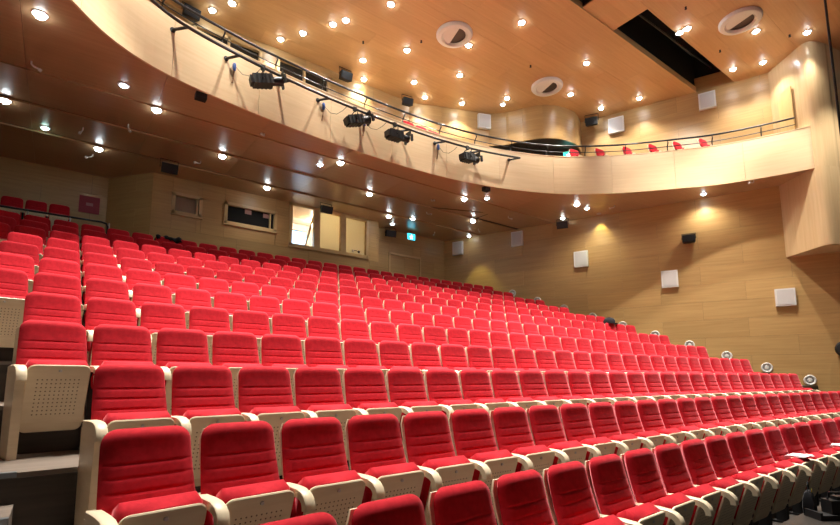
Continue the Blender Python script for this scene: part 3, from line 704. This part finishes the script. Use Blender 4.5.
speaker(9.95, 11.95, 12.47, -10, 'black loudspeaker at the right of the balcony rear wall', .75)
speaker(16.92, 8.55, 12.42, -60, 'black loudspeaker beside the drum over the exit', .9)
# round wall lights along the right aisle
for k in range(10):
    y = 2.84+1.045*k; z = 1.77+.425*k; x = wallx(y)
    nrm = Vector((-1, -.41, 0)).normalized()
    t = thing('aisle_light', 'round pale aisle light low on the right wall, %s from the stage' % ORD[k+1], 'wall light', (x, y, z), group='aisle lights on the right wall')
    obj('bezel', B().lathe([(.11, .0), (.17, 0), (.17, .03), (.145, .05), (.11, .02)], 24, (0, 0, 0), nrm, ring=True), M['white'], t, smooth=40)
    obj('disc', B().lathe([(0, .0), (.115, .0), (.115, .012), (0, .012)], 20, (0, 0, 0), nrm), M['steel'], t)
    obj('cap', B().lathe([(.0, .01), (.07, .01), (.06, .04), (0, .05)], 16, (0, 0, 0), nrm), M['white'], t, smooth=40)
# exit signs
def exit_sign(x, y, z, rz, mat, label):
    t = thing('exit_sign', label, 'exit sign', (x, y, z), (0, 0, R(rz))); t.scale = (.78, .78, .85)
    obj('casing', B().box(-.27, .27, 0, .05, -.17, .17), M['white'], t)
    obj('face', B().box(-.26, .26, -.008, 0, -.16, .16), mat, t)
    fig = B().box(-.03, .04, -.014, -.008, -.06, .06).box(-.02, .03, -.014, -.008, .075, .12).box(-.12, -.03, -.014, -.008, -.02, .01).box(.04, .10, -.014, -.008, .02, .05).box(-.08, -.02, -.014, -.008, -.13, -.06).box(.03, .08, -.014, -.008, -.13, -.06)
    obj('pictogram', fig, M['exit_mark'], t)
    obj('hanger', B().tube([(0, .025, .17), (0, .025, .32)], .012, 6), M['black'], t)
exit_sign(12.25, 14.9, 8.2, 0, M['exit'], 'glowing teal exit sign hanging before the recess door')
exit_sign(16.3, 9.3, 11.08, -45, M['exit_green'], 'glowing green exit sign below the drum on the balcony')
# poster on the left rear wall
t = thing('poster', 'dark red square poster on the rear wall behind the back-left seats', 'poster', (.27, 16.18, 7.2))
obj('sheet', B().box(-.28, .28, -.02, 0, 0, .56), M['poster'], t)
obj('print', B().box(-.09, .1, -.024, -.02, .24, .34), plain('pale_print', (.55, .25, .25), .6), t)
# round black fixture low on the wall at the right edge of the view
c = Vector((wallx(1.93)-.1, 1.93))
t = thing('round_speaker', 'round black fitting low on the wall at the right edge', 'loudspeaker', (c.x, c.y, 2.75))
nrm = Vector((-1, -.41, 0)).normalized()
obj('body', B().lathe([(0, 0), (.24, 0), (.26, .06), (.22, .14), (0, .18)], 22, (0, 0, 0), nrm), M['plastic'], t, smooth=40); obj('mount', B().box(-.02, .12, -.03, .03, -.03, .03), M['black'], t)
# rail before the raised landing at back left
rl = thing('landing_rail', 'black rail in front of the three back-left seats', 'rail', (0, 14.36, 5.98))
obj('rail', B().tube([(-6, 0, .50), (.55, 0, .50), (.68, 0, .47), (.72, 0, .38), (.72, 0, .0)], .03, 8), M['black'], rl, smooth=True)
for k in range(8): obj('post', B().tube([(-5.9+.95*k, .03, 0), (-5.9+.95*k, .0, .5)], .02, 6), M['steel'], rl)

# ------------------------------------------------------------------ the seat
HT = 1.17
def back_c(z):                      # centre line of the back in y (recline and lumbar curve)
    s = (z-.40)/(HT-.40); return -.045 - .25*(1-s)**1.45
def cushion_mesh(nz=44, nx=9, nb=5):
    b = B(); rings = []; z0, z1 = .53, HT; rc = .085; hw = .266
    zs = [z0+(z1-z0)*(1-math.cos(math.pi*(k/(nz-1))*.5+math.pi*.5*0)) for k in range(nz)] if False else None
    zs = []
    for k in range(nz):
        t = k/(nz-1); zs.append(z0+(z1-z0)*(t if t < .8 else .8+.2*math.sin((t-.8)/.2*math.pi/2)))
    seams = (.66, .74, .82, .90, .975)
    zs = sorted(set([z for z in zs if all(abs(z-q) > .015 for q in seams)] + [q+d for q in seams for d in (-.012, -.005, 0, .005, .012)]))
    for z in zs:
        e = z1-z
        hw = .268-.022*max(0, (z-.7)/(z1-.7))
        w_ = hw if e > rc else hw-rc+math.sqrt(max(rc*rc-(rc-e)**2, 1e-7))
        eb = z-z0
        if eb < .04: w_ -= .03*(1-eb/.04)**2
        th = .062 if e > .05 else .062*math.sqrt(max(1-((.05-e)/.05)**2, .006))
        yc = back_c(z); ring = []
        dip = 0
        for sm in seams:
            d = abs(z-sm)
            if d < .011: dip = max(dip, .0048*(1-d/.011))
        puff = .0006*math.sin((z-.66)/.079*math.pi)**2 if .66 < z < .975 else 0
        for k in range(nx):               # front side, left to right
            u = -1+2*k/(nx-1); x = w_*math.sin(u*math.pi/2*.999)
            edge = (1-abs(math.sin(u*math.pi/2))**5)
            q = 1.0 if abs(x) < .19 else 0
            ring.append((x, yc-th*(.25+.75*edge**.5) + (dip-puff)*q, z))
        for k in range(nb):
            u = 1-2*(k+.5)/nb
            ring.append((w_*u*.98, yc+.03*min(1, th/.06), z))
        rings.append(ring)
    return b.quad_strip(rings)
def shell_mesh(n=14):
    b = B(); rings = []
    for k in range(n):
        z = .26+(HT-.03-.26)*k/(n-1); yc = (back_c(max(z, .40)) - max(0, .40-z)*.25)+.045
        hw = .24 if k < n-1 else .215
        rings.append([(-hw, yc-.012, z), (0, yc+.0, z), (hw, yc-.012, z), (hw, yc+.004, z), (0, yc+.016, z), (-hw, yc+.004, z)])
    return b.quad_strip(rings)
def pan_y(z): return -.265-.195*((z-.20)/.56)      # front plane of the folded seat
def rrect(hw, z0, z1, r, n=5):
    pts = []
    for cx, cz, a0 in ((hw-r, z0+r, -90), (hw-r, z1-r, 0), (-hw+r, z1-r, 90), (-hw+r, z0+r, 180)):
        for k in range(n+1):
            a = R(a0+90*k/n); pts.append((cx+r*math.cos(a), cz+r*math.sin(a)))
    return pts
def pan_mesh():
    o = rrect(.226, .19, .76, .055); i = rrect(.218, .198, .752, .05)
    f = lambda P, d: [(x, pan_y(z)+d, z) for x, z in P]
    return B().quad_strip([f(i, 0), f(o, .008), f(o, .022), f(i, .024)])
def seat_cushion_mesh():
    b = B(); rings = []
    n = 14
    for k in range(n):
        t = k/(n-1); z = .26+.545*t
        y0 = pan_y(min(z, .76))+.014; d = .13+.10*t          # cushion depth behind the pan
        rz = 1.0
        e = min(t, 1-t)
        if 1-t < .16: rz = math.sqrt(max(1-((.16-(1-t))/.16)**2, .01))
        if t < .1: rz = math.sqrt(max(1-((.1-t)/.1)**2, .02))
        mid = y0+d/2; ring = []
        m = 16
        for j in range(m):
            a = 2*math.pi*j/m; ca, sa = math.cos(a), math.sin(a)
            x = .222*math.copysign(abs(ca)**.35, ca)*(.9+.1*rz); y = mid+d/2*rz*math.copysign(abs(sa)**.45, sa)
            ring.append((x, y, z))
        rings.append(ring)
    return b.quad_strip(rings)
ARMP = [(-.14, .722), (-.25, .728), (-.36, .730), (-.44, .726), (-.49, .712), (-.518, .688), (-.53, .655), (-.532, .63)]
def arm_mesh(x):
    b = B(); rings = []; n = len(ARMP)
    for k in range(n):
        y, z = ARMP[k]; ya, za = ARMP[max(k-1, 0)]; yb, zb = ARMP[min(k+1, n-1)]
        t = Vector((yb-ya, zb-za)).normalized(); nn = Vector((t.y, -t.x))
        if nn.y > 0 and k < 4: nn = nn
        th = .024; h = .036
        p0 = (y+nn.x*th, z+nn.y*th); p1 = (y-nn.x*th, z-nn.y*th)
        rings.append([(x-h, *p0), (x-h*.8, p0[0]+nn.x*.006, p0[1]+nn.y*.006), (x+h*.8, p0[0]+nn.x*.006, p0[1]+nn.y*.006), (x+h, *p0), (x+h, *p1), (x-h, *p1)])
    return b.quad_strip(rings)
def stand_mesh(x):
    return B().box(x-.022, x+.022, -.27, -.14, .02, .70).box(x-.035, x+.035, -.32, -.06, 0, .025)
ENDP = [(-.47, 0), (-.12, 0), (-.10, .40), (-.10, .70), (-.33, .72), (-.48, .70), (-.515, .66), (-.50, .45)]
def end_mesh(x): return B().prism([(y, z) for y, z in ENDP], 'x', x-.032, x+.032)
def mk(b, name, mat, sm): 
    me = b.mesh(name, sm); me.materials.append(mat); return me
SM = {'back_cushion': mk(cushion_mesh(), 'back_cushion', M['velvet'], 60), 'back_shell': mk(shell_mesh(), 'back_shell', M['ply'], 40),
      'seat_cushion': mk(seat_cushion_mesh(), 'seat_cushion', M['velvet'], 60), 'seat_pan': mk(pan_mesh(), 'seat_pan', M['perf'], 30)}
BOLT = mk(B().lathe([(0, 0), (.013, 0), (.011, .008), (0, .008)], 10, (0, pan_y(.71)-.006, .71), (0, -1, -.28)), 'bolt', M['steel'], 40)
ARM = {s: mk(arm_mesh(s*.275), 'armrest', M['ply'], 40) for s in (1, -1)}
STAND = mk(stand_mesh(.275), 'stand', M['black'], False)
ENDM = {s: mk(end_mesh(s*.275), 'end_panel', M['ply'], False) for s in (1, -1)}
def seat(x, y, z, rz, label, group, left_end=False, right_end=False, sx=1.0, wpitch=None):
    t = thing('auditorium_seat', label, 'seat', (x, y, z), (0, 0, rz), group)
    for nm, me in SM.items():
        o = obj(nm, me, None, t)
        if nm == 'seat_pan': obj('bolt', BOLT, None, o)
    dx = (wpitch-.55)/2 if wpitch else 0
    obj('armrest', ARM[1], None, t, (dx, 0, 0))
    if right_end: obj('end_panel', ENDM[1], None, t, (dx, 0, 0))
    else: obj('stand', STAND, None, t, (dx, 0, 0))
    if left_end:
        obj('armrest', ARM[-1], None, t, (-dx, 0, 0)); obj('end_panel', ENDM[-1], None, t, (-dx, 0, 0))
    return t
RIGHTCOL = {0: 21, 1: 28, 2: 28, 3: 28, 4: 28, 5: 28, 6: 28, 7: 28, 8: 27, 9: 27, 10: 26, 11: 26}
ALL = []
for r in range(12):
    for i in range(LEFTCOL[r], RIGHTCOL[r]+1):
        x = row_x(r, i); y = row_y(r, x)
        ALL.append((r, i, x, y, math.dist((x, y, row_floor(r)), tuple(cam.location))))
far = set((r, i) for r, i, *_ in sorted(ALL, key=lambda q: -q[4])[:len(ALL)-290])
stuff = {k: B() for k in ('v', 'p')}
for r, i, x, y, d in ALL:
    z = row_floor(r); rz = row_rot(r, x)
    if (r, i) in far:
        Mx = Matrix.Translation((x, y, z)) @ Matrix.Rotation(rz, 4, 'Z')
        for k, me, in (('v', SM['back_cushion']), ('v', SM['seat_cushion']), ('p', SM['seat_pan']), ('p', SM['back_shell']), ('p', ARM[1])):
            q = B(); q.v = [tuple(v.co) for v in me.vertices]; q.f = [tuple(p.vertices) for p in me.polygons]
            stuff[k].add(q, Mx)
        continue
    n = i-LEFTCOL[r]+1
    rowname = 'the front row' if r == 0 else ('the %s row from the front' % ORD[r+1])
    endp = (i == LEFTCOL[r] and r > 0)
    lb = 'red velvet folding seat, %s from left in %s' % (ORD[n], rowname)
    if endp: lb = 'red folding seat with wooden end panel, left of %s' % rowname
    seat(x, y, z, rz, lb, 'folded red seats in %s' % rowname, left_end=endp, right_end=(i == RIGHTCOL[r]), wpitch=.58 if r == 0 else None)
fs = obj('far_seat_rows', stuff['v'], M['velvet'], smooth=60); tag(fs, 'red velvet seats at the far right ends of the rear rows', 'seats'); fs['kind'] = 'stuff'
fp = obj('far_seat_woodwork', stuff['p'], M['ply'], fs, smooth=40); fp['kind'] = 'stuff'
# three seats on the raised landing
for k, x in enumerate((-1.60, -1.04, -.48)):
    seat(x, 15.65, 5.98, 0, 'red seat in shade behind the black rail, %s of three' % ('leftmost', 'middle', 'rightmost')[k], 'seats on the rear landing', left_end=(k == 0))
# balcony seats
SA, SB = s_at_x(14.4), s_at_x(18.25)
struct('floor_balcony_side_tier', B().quad_strip([[(*cpt(SA+(SB-SA)*j/20, .20), SOFF+.4), (*cpt(SA+(SB-SA)*j/20, 1.15), SOFF+.4), (*cpt(SA+(SB-SA)*j/20, 1.15), 9.28), (*cpt(SA+(SB-SA)*j/20, .20), 9.28)] for j in range(21)]), M['floorwood'])
for k, xx in enumerate((14.62, 15.32, 15.98, 16.55, 17.08, 17.58)):
    p = cpt(s_at_x(xx), .62)
    seat(p.x, p.y, 9.28, R(-4), 'red balcony seat showing above the right balcony front, %s from the exit' % ORD[k+1], 'seats on the right balcony')
for k, (x, lb) in enumerate(((8.95, 'left'), (9.5, 'middle'), (10.05, 'right'))):
    seat(x, 10.5, 9.47, 0, 'red balcony seat behind the curved front by the spotlights, %s one' % lb, 'seats behind the curved balcony front')

# ------------------------------------------------------------------ loose things
def drape(name, x, y, z, wx, hz, dy, mat, label, cat):
    rings = []; n = 16
    for k in range(9):
        t = k/8; ang = -1.9+3.8*t; ring = []
        for j in range(n+1):
            u = j/n; xx = (u-.5)*wx*(1+.12*math.sin(9*t+3*u)); f = .02*math.sin(14*u+5*t)+.015*math.sin(23*u)
            ring.append((xx, dy*math.sin(ang)*(1+f*4), hz*math.cos(ang)*(1 if abs(ang) < 1 else 1.6)+f))
        rings.append(ring)
    b = B().quad_strip(rings, closed=False)
    o = obj(name, b, mat, loc=(x, y, z), smooth=True)
    md = o.modifiers.new('thick', 'SOLIDIFY'); md.thickness = .02
    return tag(o, label, cat)
drape('jacket', 2.02, 11.95, 5.60, .62, .10, .13, M['cloth'], 'black jacket thrown over a rear seat below the booth', 'jacket')
cap_r = 6; cx = 14.05
t = thing('cap', 'black cap hung on a seat back near the right wall', 'cap', (cx, row_y(6, cx)-.03, row_floor(6)+HT-.015)); t.scale = (1.4, 1.4, 1.5)
obj('crown', B().lathe([(.13, 0), (.135, .05), (.11, .10), (.06, .13), (.001, .14)], 16), M['cloth'], t, smooth=True)
obj('peak', B().prism([(.12+.14*math.cos(a), .11*math.sin(a)) for a in [-math.pi/2+math.pi*j/10 for j in range(11)]], 'z', .0, .02), M['cloth'], t)
for k, (i, lb) in enumerate(((14, 'on the front row left of two others'), (17, 'on the front row nearer the pier'), (18, 'on the front row at the right edge'))):
    x = row_x(0, i)+.1; y = row_y(0, x)-.27
    t = thing('paper_sheaf', 'white paper sheaf lying %s' % lb, 'paper', (x, y-.06, .806), (0, 0, R(12*k-8)), 'papers on the front row')
    for q in range(3): obj('sheet', B().box(-.15, .15, -.11, .11, .006*q, .006*q+.004), M['paper'], t, rot=(0, 0, R(5*q)))
# bag and camera gear on the apron
t = thing('shoulder_bag', 'black shoulder bag with yellow tag beside the front row', 'bag', (5.98, -.80, .48), (0, 0, R(10))); t.scale = (.42, .42, .62)
obj('body', B().quad_strip([[(x*s, y*s2, z) for x, y in ((-.2, -.1), (0, -.13), (.2, -.1), (.2, .1), (0, .13), (-.2, .1))] for z, s, s2 in ((0, .95, 1), (.1, 1.05, 1.1), (.25, 1, .95), (.34, .85, .6), (.37, .7, .3))]), M['cloth'], t, smooth=50)
obj('strap', B().tube([(-.16, 0, .33), (-.1, 0, .46), (0, 0, .50), (.1, 0, .46), (.16, 0, .33)], .015, 6), M['cloth'], t)
obj('tag', B().box(-.02, .07, -.07, -.06, .33, .40), M['yellow'], t)
t = thing('camera_case', 'black camera gear in an open case on the apron floor', 'camera gear', (6.02, -1.0, .48), (0, 0, R(-35))); t.scale = (.8, .8, .8)
obj('case', B().box(-.30, .30, -.12, .12, 0, .06).box(-.30, -.27, -.12, .12, .06, .09).box(.27, .30, -.12, .12, .06, .09), M['plastic'], t)
obj('camera_body', B().box(-.12, .14, -.08, .08, .061, .22).box(-.02, .1, -.05, .05, .22, .26), M['black'], t)
obj('lens_barrel', B().lathe([(0, 0), (.06, 0), (.06, .12), (.07, .13), (.07, .17), (0, .17)], 16, (.12, 0, .15), (1, -.3, 0)), M['black'], t, smooth=40)
obj('handle', B().tube([(-.1, 0, .22), (-.08, 0, .30), (.14, 0, .30), (.16, 0, .22)], .016, 6), M['black'], t)
obj('lens_cap', B().lathe([(0, 0), (.05, 0), (.05, .02), (0, .02)], 14, (.2, -.11, .11), (.3, -1, .3)), M['steel'], t)
